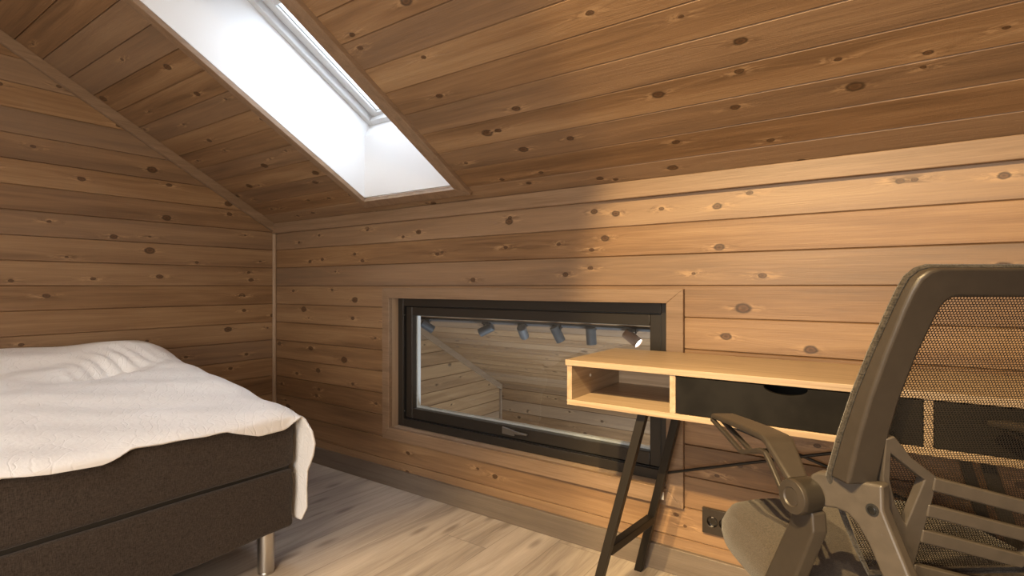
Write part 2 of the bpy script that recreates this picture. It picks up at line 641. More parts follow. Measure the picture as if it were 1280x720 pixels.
# gable wall on the left, running on past the knee wall into the lower room
bm = new()
putl = lambda u, v, d: (XL - d, u, v)
planked(bm, YN, YE + 0.05, LOWZ, 3.6, PITCH, SEAM0, putl, ulim=lambda v: YW + (ZT + 0.02 - v) / SL)
wall_obj('wall_left', bm, M_wall_left, (1, 0, 0))
bm = new()
putr = lambda u, v, d: (XR + d, u, v)
planked(bm, YN, YE + 0.05, LOWZ, 3.6, PITCH, SEAM0, putr, ulim=lambda v: YW + (ZT + 0.02 - v) / SL)
wall_obj('wall_right', bm, M_wall_left, (-1, 0, 0))
bm = new()
putn = lambda u, v, d: (u, YN - d, v)
planked(bm, XL, XR, 0.0, zc(YN) + 0.02, PITCH, SEAM0, putn)
wall_obj('wall_near', bm, M_wall_far, (0, 1, 0))
# lower room beyond the window
bm = new()
pute = lambda u, v, d: (u, YE + d, v)
planked(bm, XL, XR, LOWZ, zc(YE) + 0.01, PITCH, SEAM0, pute)
wall_obj('wall_eave', bm, M_wall_far, (0, -1, 0))
bm = new()
box(bm, (XL, YW + 0.13, LOWZ - 0.1), (XR, YE, LOWZ))
struct(obj('floor_lower_room', bm, M_floor))

# sloping ceiling, boards along X, local y runs down the slope
C_LOC, C_ROT = (0, YW, ZT), (-ALPHA, 0, 0)


def tl(y, z):
    return (y - YW) * CA - (z - ZT) * SA


SX0, SX1 = -2.05, -1.48
SYB, SYT = 1.697, 0.45
HX0, HX1 = SX0 - 0.020, SX1 + 0.020
t_bot, t_top = tl(SYB, zc(SYB)), tl(SYT, zc(SYT))
t_end, t_up = tl(YE + 0.05, zc(YE + 0.05)), tl(YN - 0.05, zc(YN - 0.05))
bm = new()
putc = lambda u, v, d: (u, v, d)
planked(bm, XL - 0.05, HX0, t_up, t_end, T_PITCH, T_SEAM, putc)
planked(bm, HX1, XR + 0.05, t_up, t_end, T_PITCH, T_SEAM, putc)
planked(bm, HX0, HX1, t_up, t_top - 0.02, T_PITCH, T_SEAM, putc)
planked(bm, HX0, HX1, t_bot + 0.022, t_end, T_PITCH, T_SEAM, putc)
for a, b, c, d in ((XL - 0.05, HX0, t_up, t_end), (HX1, XR + 0.05, t_up, t_end), (HX0, HX1, t_up, t_top - 0.02), (HX0, HX1, t_bot + 0.022, t_end)):
    box(bm, (a, c, 0.006), (b, d, 0.05))
me = bpy.data.meshes.new('ceiling')
bm.normal_update()
bm.to_mesh(me)
bm.free()
o = bpy.data.objects.new('ceiling', me)
COL.objects.link(o)
me.materials.append(M_ceil)
o.location, o.rotation_euler = C_LOC, C_ROT
struct(o)

# ------------------------------------------------------------------ trims
bm = new()
box(bm, (XL, YW - 0.020, 1.281), (XR, YW + 0.002, ZT + 0.006))
struct(obj('trim_1', bm, M_trim[0], bevel=0.002))                      # board under the ceiling
bm = new()
hexa(bm, [(XL, YN, zc(YN)), (XL + 0.022, YN, zc(YN)), (XL + 0.022, YN, zc(YN) - 0.052), (XL, YN, zc(YN) - 0.052)],
     [(XL, YE, zc(YE)), (XL + 0.022, YE, zc(YE)), (XL + 0.022, YE, zc(YE) - 0.052), (XL, YE, zc(YE) - 0.052)])
struct(obj('trim_2', bm, M_trim[1], bevel=0.002))                      # sloping cornice on the gable wall
bm = new()
box(bm, (XL, YW - 0.018, 0.0), (XL + 0.018, YW, 1.281))
struct(obj('trim_3', bm, trim_wood('pale_corner_strip', 2, (0.30, 0.21, 0.14), (0.42, 0.31, 0.21)), bevel=0.004))
bm = new()
box(bm, (XL, YE - 0.02, LOWZ), (XL + 0.02, YE, zc(YE) - 0.05))
struct(obj('trim_4', bm, M_trim[2], bevel=0.002))
bm = new()
box(bm, (XL, YW - 0.014, 0.0), (XR, YW + 0.002, 0.087))
struct(obj('baseboard_far', bm, M_base, bevel=0.002))
bm = new()
box(bm, (XL - 0.002, YN, 0.0), (XL + 0.014, YW - 0.014, 0.087))
struct(obj('baseboard_left', bm, trim_wood('grey_brown_skirting_gable', 1, (0.115, 0.090, 0.070), (0.180, 0.145, 0.115)), bevel=0.002))

# ------------------------------------------------------------------ roof window
w1 = thing('window_1', 'small white roof window at the top of a white shaft in the sloping boarded ceiling', 'roof window', (0, 0, 0))
w1['kind'] = 'structure'
NF = 0.323


def yz(t, n):
    return (YW + t * CA + n * SA, ZT - t * SA + n * CA)


def tn(y, z):
    return ((y - YW) * CA - (z - ZT) * SA, (y - YW) * SA + (z - ZT) * CA)


yb2, zb2 = 1.728, 1.746
t_fb = tn(yb2, zb2)[0]
t_ft = tn(1.10, 2.10)[0]
y_ft, z_ft = yz(t_ft, NF)
# side profile of the shaft in (y, z): ceiling bottom -> vertical sill wall -> chamfer -> frame -> head -> ceiling top
prof = [(SYB, zc(SYB) + 0.003), (SYB, 1.690), (yb2, zb2), (y_ft, z_ft), (SYT, z_ft), (SYT, zc(SYT) + 0.003)]
TH = 0.018
bm = new()
for x, dx in ((SX0, -TH), (SX1, TH)):
    prism(bm, [(x, y, z) for y, z in prof], (dx, 0, 0))
x0, x1 = SX0 - TH, SX1 + TH
hexa(bm, [(x0, SYB, zc(SYB) + 0.003), (x1, SYB, zc(SYB) + 0.003), (x1, SYB + TH, zc(SYB) + 0.003), (x0, SYB + TH, zc(SYB) + 0.003)],
     [(x0, SYB, 1.69), (x1, SYB, 1.69), (x1, SYB + TH, 1.69), (x0, SYB + TH, 1.69)])
hexa(bm, [(x0, SYB, 1.69), (x1, SYB, 1.69), (x1, SYB + TH, 1.69), (x0, SYB + TH, 1.69)],
     [(x0, yb2, zb2), (x1, yb2, zb2), (x1, yb2 + TH, zb2), (x0, yb2 + TH, zb2)])
box(bm, (x0, SYT - TH, z_ft), (x1, y_ft, z_ft + TH))
box(bm, (x0, SYT - TH, zc(SYT) + 0.003), (x1, SYT, z_ft))
obj('shaft_lining', bm, M_white, w1)


def sbar(bm, xa, xb, ta, tb, na, nb):
    """a bar in the plane of the roof"""
    rings = []
    for x in (xa, xb):
        rings.append([(x, *yz(ta, na)), (x, *yz(tb, na)), (x, *yz(tb, nb)), (x, *yz(ta, nb))])
    hexa(bm, rings[0], rings[1])


def sframe(bm, xa, xb, ta, tb, w, na, nb, wt=None):
    wt = wt or w
    sbar(bm, xa, xa + w, ta, tb, na, nb)
    sbar(bm, xb - w, xb, ta, tb, na, nb)
    sbar(bm, xa + w, xb - w, tb - w, tb, na, nb)
    sbar(bm, xa + w, xb - w, ta, ta + wt, na, nb)


bm = new()
sframe(bm, SX0 - 0.03, SX1 + 0.03, t_ft - 0.05, t_fb + 0.03, 0.056, NF, NF + 0.085)
obj('frame', bm, M_wframe, w1, bevel=0.003)
bm = new()
sframe(bm, SX0 + 0.030, SX1 - 0.030, t_ft + 0.012, t_fb - 0.004, 0.041, NF + 0.028, NF + 0.075, 0.085)
obj('sash', bm, M_wframe, w1, bevel=0.004)
bm = new()
sframe(bm, SX0 + 0.071, SX1 - 0.071, t_ft + 0.095, t_fb - 0.045, 0.005, NF + 0.040, NF + 0.070)
obj('glazing_gasket', bm, M_greyclad, w1)
bm = new()
sbar(bm, SX0 + 0.070, SX1 - 0.070, t_ft + 0.09, t_fb - 0.048, NF + 0.056, NF + 0.060)
obj('pane', bm, M_skyglass, w1)
bm = new()
yy, zz = yz(t_fb - 0.045, NF + 0.018)
cyl(bm, (SX0 + 0.024, yy, zz), (SX0 + 0.0285, yy, zz), 0.006, seg=14)
obj('screw_cap', bm, M_greyclad, w1)
# casing boards round the opening
bm = new()
cw, ct = 0.040, 0.018


def cbar(bm, xa, xb, ta, tb, na=-0.018, nb=0.002):
    sbar(bm, xa, xb, ta, tb, na, nb)


def tslope(y):
    return tl(y, zc(y))


tb_in = tslope(SYB) + 0.006
cs = new()
for pts in (
    [(SX0 - cw, t_top - 0.04), (SX0 - cw, tb_in + 0.046), (SX0, tb_in), (SX0, t_top)],
    [(SX1 + 0.058, t_top - 0.04), (SX1 + 0.058, tb_in + 0.046), (SX1, tb_in), (SX1, t_top)],
    [(SX0 - cw, tb_in + 0.046), (SX1 + 0.058, tb_in + 0.046), (SX1, tb_in), (SX0, tb_in)],
    [(SX0 - cw, t_top - 0.04), (SX1 + 0.058, t_top - 0.04), (SX1, t_top), (SX0, t_top)],
):
    hexa(cs, [(x, *yz(t, -0.018)) for x, t in pts], [(x, *yz(t, 0.002)) for x, t in pts])
struct(obj('trim_5', cs, M_trim[1], bevel=0.0015))

# ------------------------------------------------------------------ interior window in the knee wall
w2 = thing('window_2', 'low wide interior window in a black frame looking down into the neighbouring room', 'window', (0, 0, 0))
w2['kind'] = 'structure'
# mitred casing on the wall
OX0, OX1, OZ0, OZ1 = -2.022, -0.553, 0.229, 0.9615
IX0, IX1, IZ0, IZ1 = -1.975, -0.611, 0.286, 0.9125
cs = new()
yf, yb = YW - 0.018, YW + 0.004
for pts in (
    [(OX0, OZ0), (OX1, OZ0), (IX1, IZ0), (IX0, IZ0)], [(OX0, OZ1), (OX1, OZ1), (IX1, IZ1), (IX0, IZ1)],
    [(OX0, OZ0), (OX0, OZ1), (IX0, IZ1), (IX0, IZ0)], [(OX1, OZ0), (OX1, OZ1), (IX1, IZ1), (IX1, IZ0)],
):
    hexa(cs, [(x, yf, z) for x, z in pts], [(x, yb, z) for x, z in pts])
obj('casing', cs, M_trim[0], w2, bevel=0.0018)
bm = new()
ya, yc = YW, YW + 0.125
box(bm, (WX0 - 0.002, ya, WZ0), (IX0 - 0.001, yc, WZ1))
box(bm, (IX1 + 0.001, ya, WZ0), (WX1 + 0.002, yc, WZ1))
box(bm, (WX0, ya, WZ0 - 0.002), (WX1, yc, IZ0 - 0.001))
box(bm, (WX0, ya, IZ1 + 0.001), (WX1, yc, WZ1 + 0.002))
obj('reveal_lining', bm, trim_wood('pale_reveal', 2, (0.30, 0.21, 0.14), (0.42, 0.31, 0.21)), w2)


def wframe(bm, xa, xb, za, zb, w, ya, yb, wb=None):
    wb = wb or w
    box(bm, (xa, ya, za), (xa + w, yb, zb))
    box(bm, (xb - w, ya, za), (xb, yb, zb))
    box(bm, (xa + w, ya, za), (xb - w, yb, za + wb))
    box(bm, (xa + w, ya, zb - w), (xb - w, yb, zb))


FX0, FX1, FZ0, FZ1 = IX0 + 0.001, IX1 - 0.001, IZ0 + 0.001, IZ1 - 0.001
bm = new()
wframe(bm, FX0, FX1, FZ0, FZ1, 0.036, YW + 0.042, YW + 0.118)
obj('frame', bm, M_black, w2, bevel=0.002)
bm = new()
wframe(bm, FX0 + 0.037, FX1 - 0.037, FZ0 + 0.037, FZ1 - 0.037, 0.003, YW + 0.050, YW + 0.080)
obj('weather_strip', bm, M_rubber, w2)
bm = new()
wframe(bm, FX0 + 0.041, FX1 - 0.041, FZ0 + 0.041, FZ1 - 0.041, 0.042, YW + 0.056, YW + 0.112, 0.048)
obj('sash', bm, M_black, w2, bevel=0.003)
GX0, GX1, GZ0, GZ1 = FX0 + 0.083, FX1 - 0.083, FZ0 + 0.089, FZ1 - 0.083
bm = new()
wframe(bm, GX0 - 0.001, GX1 + 0.001, GZ0 - 0.001, GZ1 + 0.006, 0.009, YW + 0.086, YW + 0.106)
obj('spacer_bar', bm, M_alu, w2)
bm = new()
box(bm, (GX0, YW + 0.082, GZ0), (GX1, YW + 0.086, GZ1))
obj('pane', bm, M_glass, w2)
# handle on the lower rail, with a locking tab beneath
bm = new()
hx, hz, hy = -1.345, FZ0 + 0.041 + 0.006, YW + 0.056
hexa(bm, [(hx, hy, hz + 0.008), (hx, hy, hz + 0.038), (hx, hy - 0.009, hz + 0.038), (hx, hy - 0.009, hz + 0.008)],
     [(hx + 0.062, hy, hz + 0.006), (hx + 0.062, hy, hz + 0.030), (hx + 0.062, hy - 0.009, hz + 0.030), (hx + 0.062, hy - 0.009, hz + 0.006)])
hexa(bm, [(hx + 0.060, hy - 0.009, hz + 0.016), (hx + 0.060, hy - 0.009, hz + 0.031), (hx + 0.060, hy - 0.018, hz + 0.031), (hx + 0.060, hy - 0.018, hz + 0.016)],
     [(hx + 0.135, hy - 0.010, hz + 0.022), (hx + 0.135, hy - 0.010, hz + 0.028), (hx + 0.135, hy - 0.024, hz + 0.028), (hx + 0.135, hy - 0.024, hz + 0.022)])
obj('handle', bm, plain('satin_nickel', (0.30, 0.29, 0.27), 0.4, 0.9), w2, bevel=0.002)['label'] = 'grey metal window handle'
for zz in (0.36, 0.83):
    bm = new()
    cyl(bm, (FX0 + 0.036, YW + 0.053, zz), (FX0 + 0.039, YW + 0.053, zz), 0.004, seg=12)
    obj('latch_bolt', bm, M_steel, w2)

w3 = thing('added_rear_window', 'made-up white window with a glowing pane, added unseen behind the camera', 'window', (0, 0, 0))  # invented window, added out of view as a source for the rear fill
w3['kind'] = 'structure'
bm = new()
wframe(bm, -1.00, 0.80, 0.42, 1.62, 0.06, YN - 0.02, YN + 0.03)
obj('frame', bm, M_wframe, w3, bevel=0.004)
bm = new()
box(bm, (-0.94, YN - 0.006, 0.48), (0.74, YN + 0.004, 1.56))
obj('pane', bm, emit('glowing_fill_pane', (0.95, 0.97, 1.0), 1.2), w3)  # glowing pane added along with the fill light

# ------------------------------------------------------------------ spotlights on the ceiling of the lower room
YS = 2.845
ZS = zc(YS)
M_spot = plain('anthracite_lamp_metal', (0.075, 0.082, 0.092), 0.42, 0.3)
M_spot_cu = plain('brown_lamp_metal', (0.24, 0.13, 0.075), 0.45, 0.3)
M_inner = plain('lamp_reflector', (0.7, 0.7, 0.7), 0.35)
M_lens_on = emit('lit_lens', (1.0, 0.93, 0.85), 9.0)
M_lens_off = plain('frosted_lens', (0.55, 0.56, 0.58), 0.3)
rail = new()
box(rail, (-2.95, -0.016, -0.014), (-0.55, 0.016, 0.001))
tag(obj('lighting_track', rail, M_spot, loc=(0, YS + 0.012, zc(YS + 0.012)), rot=(-ALPHA, 0, 0), bevel=0.002),
    'slim dark ceiling track carrying the row of spotlights beyond the window', 'lighting track')


def spotlight(x, d, label, mat=None, lit=False, drop=0.052):
    mat = mat or M_spot
    t = thing('spotlight', label, 'spotlight', (x, YS, ZS - 0.012), 0, 'spotlights beyond the low window')
    d = Vector(d).normalized()
    c = Vector((0, 0, -drop))
    bm = new()
    box(bm, (-0.030, -0.014, -0.016), (0.030, 0.014, 0.002))
    box(bm, (-0.026, -0.006, -0.026), (-0.016, 0.006, -0.014))
    box(bm, (0.016, -0.006, -0.026), (0.026, 0.006, -0.014))
    obj('track_adapter', bm, M_rubber, t, bevel=0.002)
    bm = new()
    back = c - d * 0.034
    cyl(bm, (0, 0, -0.014), back, 0.009, seg=12)
    obj('bracket', bm, M_rubber, t)
    q = d.to_track_quat('Z', 'Y').to_matrix().to_4x4()
    Mx = Matrix.Translation(c) @ q
    bm = new()
    lathe(bm, [(0.020, -0.052), (0.027, -0.050), (0.030, -0.046), (0.030, 0.050), (0.0275, 0.050), (0.0265, 0.036)], Mx, 28, True, False)
    obj('lamp_head', bm, mat, t, smooth=True)
    bm = new()
    lathe(bm, [(0.0264, 0.044), (0.0264, 0.041)], Mx, 28)
    ln = obj('lens', bm, M_lens_on if lit else M_lens_off, t)
    if lit:
        l = lamp('spotlight_lamp', 'SPOT', (0, 0, 0), (0, 0, -1), 9, (1.0, 0.9, 0.78), spot_size=R(70), spot_blend=0.6, shadow_soft_size=0.02)
        l.parent = t
        l.location = c + d * 0.054
        l.rotation_euler = d.to_track_quat('-Z', 'Y').to_euler()
    return t


RV = Vector((0.8196, 0.573, 0))     # rightwards across the view
AV = Vector((-0.573, 0.8196, 0))    # away along the view
UP = Vector((0, 0, 1))
spotlight(-2.745, RV * 0.8 - UP * 0.55 + AV * 0.3, 'leftmost dark ceiling spotlight, at the top of the sloping trim behind the glass')
spotlight(-2.20, -RV * 0.82 - UP * 0.42 + AV * 0.25, 'dark spotlight second from the left behind the glass, tilted sideways to the left')
spotlight(-1.905, AV * 0.75 + RV * 0.22 - UP * 0.62, 'dark spotlight behind the glass seen from its round back, third from left')
spotlight(-1.650, RV * 0.42 - UP * 0.85 + AV * 0.15, 'dark spotlight behind the glass leaning down to the right, fourth from left')
spotlight(-1.422, RV * 0.08 - UP + AV * 0.12, 'dark spotlight behind the glass hanging straight down, beside the lit one')
spotlight(-1.168, RV * 0.62 - UP * 0.55 - AV * 0.55, 'lit brown spotlight with a glowing white face, above the desk corner', M_spot_cu, True)

# ------------------------------------------------------------------ bed
M_bedfab = fabric('dark_brown_bed_fabric', (0.026, 0.019, 0.014), (0.070, 0.053, 0.040), 620, 0.5, True)
bed = thing('bed', 'dark brown upholstered box bed on round metal legs along the left wall', 'bed', (-2.305, 0.08, 0))
BX0, BX1, BY0, BY1 = -0.625, 0.625, -1.005, 1.005     # local


def cushion(x0, x1, y0, y1, z0, z1, r, wob, seed, nx=26, ny=40, nz=8):
    """upholstered block: rounded box with slightly uneven faces"""
    bm = new()
    rnd = random.Random(seed)
    ph = [rnd.uniform(0, 6.28) for _ in range(8)]
    bmesh.ops.create_cube(bm, size=1.0)
    bmesh.ops.subdivide_edges(bm, edges=bm.edges[:], cuts=22, use_grid_fill=True)
    cx, cy, cz = (x0 + x1) / 2, (y0 + y1) / 2, (z0 + z1) / 2
    hx, hy, hz = (x1 - x0) / 2, (y1 - y0) / 2, (z1 - z0) / 2

    def ease(s):        # pack vertices towards the edges
        s = max(-1, min(1, s * 2))
        return math.copysign(1 - (1 - abs(s)) ** 1.8, s)
    for v in bm.verts:
        p = Vector((ease(v.co.x) * hx, ease(v.co.y) * hy, ease(v.co.z) * hz))
        q = Vector((max(-hx + r, min(hx - r, p.x)), max(-hy + r, min(hy - r, p.y)), max(-hz + r, min(hz - r, p.z))))
        dv = p - q
        if dv.length > 1e-6:
            m = max(abs(dv.x), abs(dv.y), abs(dv.z))
            p = q + dv.normalized() * m
            n = dv.normalized()
            w = wob * (math.sin(p.y * 5.1 + ph[0]) * math.sin(p.z * 17 + ph[1]) + 0.6 * math.sin(p.x * 7 + p.y * 9 + ph[2]) + 0.4 * math.sin(p.y * 21 + p.z * 30 + ph[3]))
            p += n * w
        v.co = p + Vector((cx, cy, cz))
    return bm


b1 = cushion(BX0, BX1, BY0, BY1, 0.143, 0.342, 0.014, 0.0016, 3)
# loose cover: diagonal folds near the corner and a sagging hem
for v in b1.verts:
    x, y, z = v.co
    if x > BX1 - 0.03:
        k = max(0.0, min(1.0, (y - 0.1) / 0.8))
        v.co.x += 0.006 * k * math.sin((y * 0.75 - z * 1.5) * 24) * max(0, 1 - (z - 0.143) / 0.19)
    if z < 0.16:
        v.co.z += 0.006 * math.sin(y * 6.2 + 0.8) - 0.004
obj('box_base', b1, M_bedfab, bed, smooth=True)
b2 = cushion(BX0, BX1, BY0, BY1 + 0.004, 0.350, 0.535, 0.022, 0.0012, 9)
obj('mattress', b2, M_bedfab, bed, smooth=True)
bm = new()
box(bm, (BX0 + 0.02, BY0 + 0.02, 0.33), (BX1 - 0.012, BY1 - 0.012, 0.36))
obj('spacer_felt', bm, M_rubber, bed)
for x, y in ((BX1 - 0.045, BY1 - 0.075), (BX0 + 0.06, BY1 - 0.075), (BX1 - 0.045, BY0 + 0.09), (BX0 + 0.06, BY0 + 0.09)):
    bm = new()
    lathe(bm, [(0.020, 0.0), (0.026, 0.0), (0.026, 0.006), (0.0245, 0.008), (0.0265, 0.010), (0.0265, 0.150)], Matrix.Translation((x, y, 0)), 36)
    obj('leg', bm, M_steel, bed, smooth=True)['label'] = 'round brushed metal leg'


# quilt -----------------------------------------------------------
def quilt_mat():
    t = NT('white_quilted_cotton')
    xyz = t.coords()
    u, v, w = xyz[0], xyz[1], xyz[2]
    base = t.vec(u, v, w)
    n = t.noise(base, 4.0, 3.0)
    n2 = t.noise(base, 5.2, 3.0)
    # meandering stitch lines
    s1 = t.math('ABSOLUTE', t.math('SINE', t.math('ADD', t.math('MULTIPLY', t.math('ADD', u, v), 62.0), t.math('MULTIPLY', n, 26.0))))
    s2 = t.math('ABSOLUTE', t.math('SINE', t.math('ADD', t.math('MULTIPLY', t.math('SUBTRACT', u, t.math('MULTIPLY', v, 0.6)), 48.0), t.math('MULTIPLY', n2, 30.0))))
    st = t.math('MULTIPLY', t.maprange(s1, 0.0, 0.38), t.maprange(s2, 0.0, 0.30))
    crink = t.noise(base, 60.0, 3.0, 0.6)
    puck = t.noise(t.vec(t.math('MULTIPLY', u, 1.0), t.math('MULTIPLY', v, 1.0), w), 24.0, 2.0)
    h = t.math('ADD', t.math('MULTIPLY', st, 0.22), t.math('ADD', t.math('MULTIPLY', crink, 0.50), t.math('MULTIPLY', puck, 0.5)))
    t.bump(h, 0.55, 0.006)
    col = t.mix(t.maprange(n, 0.35, 0.7), (0.80, 0.785, 0.76), (0.85, 0.84, 0.82))
    m = t.set(col, 0.95, 0, 0.1)
    return m


QX0, QXE, QY0, QYE = -2.945, -1.680, -0.93, 1.092     # world edges of the bed under the quilt


def pl(x, tab):
    if x <= tab[0][0]:
        return tab[0][1]
    for (a, va), (b, vb) in zip(tab, tab[1:]):
        if x <= b:
            f = (x - a) / (b - a)
            f = f * f * (3 - 2 * f)
            return va + (vb - va) * f
    return tab[-1][1]


def lin(x, tab):
    if x <= tab[0][0]:
        return tab[0][1]
    for (a, va), (b, vb) in zip(tab, tab[1:]):
        if x <= b:
            return va + (vb - va) * (x - a) / (b - a)
    return tab[-1][1]


HEM = [(-0.93, 0.03), (0.10, 0.030), (0.336, 0.010), (0.42, 0.022), (0.53, 0.024), (0.60, 0.004), (0.668, 0.012), (0.78, 0.014), (0.847, 0.012), (0.95, 0.050), (1.03, 0.050), (1.092, 0.030)]


def qz(x, y):
    z = lin(x, [(-2.95, 0.705), (-2.72, 0.690), (-2.50, 0.645), (-2.30, 0.622), (-2.10, 0.600), (-1.875, 0.565), (-1.76, 0.554), (-1.68, 0.544)])
    # pillow ridge under the cover near the wall with a sharp fold in front of it
    g = lambda cx, cy, sx, sy, an: math.exp(-(((x - cx) * math.cos(an) + (y - cy) * math.sin(an)) / sx) ** 2 - ((-(x - cx) * math.sin(an) + (y - cy) * math.cos(an)) / sy) ** 2)
    z += 0.030 * g(-2.72, 0.93, 0.14, 0.17, 0.5)
    z -= 0.052 * g(-2.47, 0.78, 0.055, 0.17, 0.35)
    z -= 0.020 * g(-2.60, 0.50, 0.07, 0.25, 0.2)
    z += 0.012 * g(-2.78, 0.45, 0.12, 0.25, 0.0)
    # gathers running out of the fold
    z += 0.007 * g(-2.55, 0.85, 0.10, 0.16, 0.35) * math.sin(((x + 2.5) * -0.35 + y) * 105)
    # soft drapes
    z += 0.0045 * math.sin(x * 13 + y * 4) * math.sin(y * 9 - x * 5 + 1) + 0.0020 * math.sin(x * 31 - y * 22)
    e = max(0.0, (y - 1.02) / 0.075)
    z -= 0.018 * e * e
    return z


bm = new()
W, L = QXE - QX0, QYE - QY0
us = [W * i / 84 for i in range(80)] + [W - 0.055 + 0.011 * i for i in range(1, 5)]
NE = 9                              # rows across the side hem
vs_ = [L * i / 150 for i in range(150)]
rows = []
ENDL = 0.365


def quilt_pt(u, v):
    x = QX0 + min(u, W)
    y = QY0 + min(v, L)
    z = qz(x, y)
    eu, ev = max(0.0, u - W), max(0.0, v - L)
    yl = QY0 + v
    if ev <= 0 and eu <= 0:
        # soften the shoulder at the side edge
        s = max(0.0, (u - (W - 0.04)) / 0.04)
        return Vector((x, y, z - 0.008 * s * s))
    kb = max(0.0, min(1.0, (v - (L - 0.05)) / 0.07))
    kb = kb * kb * (3 - 2 * kb)
    px, py, pz = x, y, z - 0.008
    ce = min(1.0, ev / 0.03)
    # over the end of the bed: falls down, a little out
    if ev > 0:
        py = QYE + 0.020 * (1 - math.exp(-ev / 0.02)) + 0.018 * math.sin(u * 9 + 1) * ev / ENDL
        pz = z - 0.008 * (u > W - 0.04) - 0.012 * ce - max(0, ev - 0.012)
    # side hem: falls straight down along the side, but stands out sideways beyond the corner
    if eu > 0:
        px += eu * kb + (0.012 + 0.10 * eu) * (1 - kb) * min(1, eu / 0.012)
        pz -= eu * (1 - kb)
    return Vector((px, py, pz))


def end_ext(ev):
    return lin(ev, [(0.0, 0.018), (0.05, 0.062), (0.09, 0.074), (0.13, 0.064), (0.19, 0.033), (0.25, 0.028), (0.32, 0.030), (0.35, 0.012), (0.365, 0.004)])


allv = vs_ + [L + ENDL * (i / 44) for i in range(0, 45)]
for v in allv:
    y = QY0 + v
    e = lin(y, HEM) if v <= L - 0.05 else (lin(y, HEM) if v <= L else end_ext(v - L))
    e = max(e, 0.004)
    row = [bm.verts.new(quilt_pt(u, v)) for u in us]
    row += [bm.verts.new(quilt_pt(W + e * (i + 1) / NE, v)) for i in range(NE)]
    rows.append(row)
for a, b in zip(rows, rows[1:]):
    for i in range(len(a) - 1):
        bm.faces.new((a[i], a[i + 1], b[i + 1], b[i]))
bm.normal_update()
for f in bm.faces:
    pass
me = bpy.data.meshes.new('quilt')
bm.to_mesh(me)
bm.free()
q = bpy.data.objects.new('quilt', me)
COL.objects.link(q)
me.materials.append(quilt_mat())
for p in me.polygons:
    p.use_smooth = True
md = q.modifiers.new('thick', 'SOLIDIFY')
md.thickness = 0.007
md.offset = 1.0
tag(q, 'off-white quilted bedspread with a scalloped hem draped over the dark bed', 'bedspread')

# ------------------------------------------------------------------ desk
def desk_wood(name, along):
    t = NT(name)
    xyz = t.coords()
    o = [i for i in (0, 1, 2) if i != along]
    a, p, q_ = xyz[along], xyz[o[0]], xyz[o[1]]
    g = t.noise(t.vec(t.math('MULTIPLY', a, 2.2), t.math('MULTIPLY', p, 60.0), t.math('MULTIPLY', q_, 60.0)), 1.0, 4.0, 0.6, 0.8)
    f = t.noise(t.vec(t.math('MULTIPLY', a, 9.0), t.math('MULTIPLY', p, 420.0), t.math('MULTIPLY', q_, 420.0)), 1.0, 3.0, 0.65)
    k = t.math('ADD', t.math('MULTIPLY', g, 0.7), t.math('MULTIPLY', f, 0.35))
    col = t.ramp(k, [(0.30, (0.235, 0.165, 0.100)), (0.52, (0.370, 0.270, 0.175)), (0.78, (0.47, 0.36, 0.25))])
    t.bump(f, 0.1, 0.001)
    return t.set(col, 0.42, 0, 0.4)


M_dk = desk_wood('pale_oak_veneer', 0)
M_dky = desk_wood('pale_oak_veneer_side', 1)
M_drawer = plain('black_painted_board', (0.012, 0.011, 0.010), 0.55, spec=0.06, mottle=0.25, gscale=200)
M_leg = plain('black_brown_steel', (0.016, 0.013, 0.010), 0.42, 0.0, spec=0.25)
desk = thing('desk', 'oak desk with black drawer fronts on slanted black metal legs under the wood wall', 'desk', (-0.781, 1.402, 0), R(0.3))
DL, DD, DZ0, DZ1 = 1.17, 0.362, 0.618, 0.752
bm = new()
box(bm, (-0.004, -0.003, DZ1 - 0.017), (DL + 0.004, DD, DZ1))
obj('tabletop', bm, M_dk, desk, bevel=0.0012)
bm = new()
box(bm, (0, 0.0, DZ0), (DL, DD, DZ0 + 0.016))
obj('bottom_panel', bm, M_dk, desk, bevel=0.0012)
CB = 0.315
for x in (0.0, CB - 0.006, DL - CB - 0.010, DL - 0.016):
    bm = new()
    box(bm, (x, 0.001, DZ0 + 0.016), (x + 0.016, DD, DZ1 - 0.017))
    obj('upright_panel', bm, M_dky, desk, bevel=0.001)
bm = new()
box(bm, (0.016, DD - 0.014, DZ0 + 0.016), (DL - 0.016, DD - 0.006, DZ1 - 0.017))
obj('back_panel', bm, M_dk, desk)
bm = new()
cyl(bm, (0.016, 0.125, DZ0 + 0.072), (0.0175, 0.125, DZ0 + 0.072), 0.0045, seg=14)
obj('screw_cap', bm, plain('white_cap', (0.6, 0.6, 0.58), 0.4), desk)['label'] = 'small white screw cap'


def drawer(x0, x1, notch):
    z0, z1 = DZ0 + 0.018, DZ1 - 0.0205
    pts = [(x0, z0), (x1, z0), (x1, z1)]
    if notch:
        c = (x0 + x1) / 2
        for i in range(0, 17):
            a = math.pi * i / 16
            pts.append((c + 0.047 * math.cos(a), z1 - 0.0195 * math.sin(a) ** 0.8))
    pts.append((x0, z1))
    bm = new()
    prism(bm, [(x, 0.002, z) for x, z in pts], (0, 0.014, 0))
    d = obj('drawer', bm, M_drawer, desk, bevel=0.0008)
    d['label'] = 'black drawer'
    bm = new()
    box(bm, (x0 + 0.012, 0.016, z0 + 0.004), (x0 + 0.024, DD - 0.03, z1 - 0.03))
    box(bm, (x1 - 0.024, 0.016, z0 + 0.004), (x1 - 0.012, DD - 0.03, z1 - 0.03))
    box(bm, (x0 + 0.012, DD - 0.042, z0 + 0.004), (x1 - 0.012, DD - 0.03, z1 - 0.03))
    box(bm, (x0 + 0.012, 0.016, z0 + 0.002), (x1 - 0.012, DD - 0.03, z0 + 0.006))
    obj('drawer_box', bm, M_rubber, d)


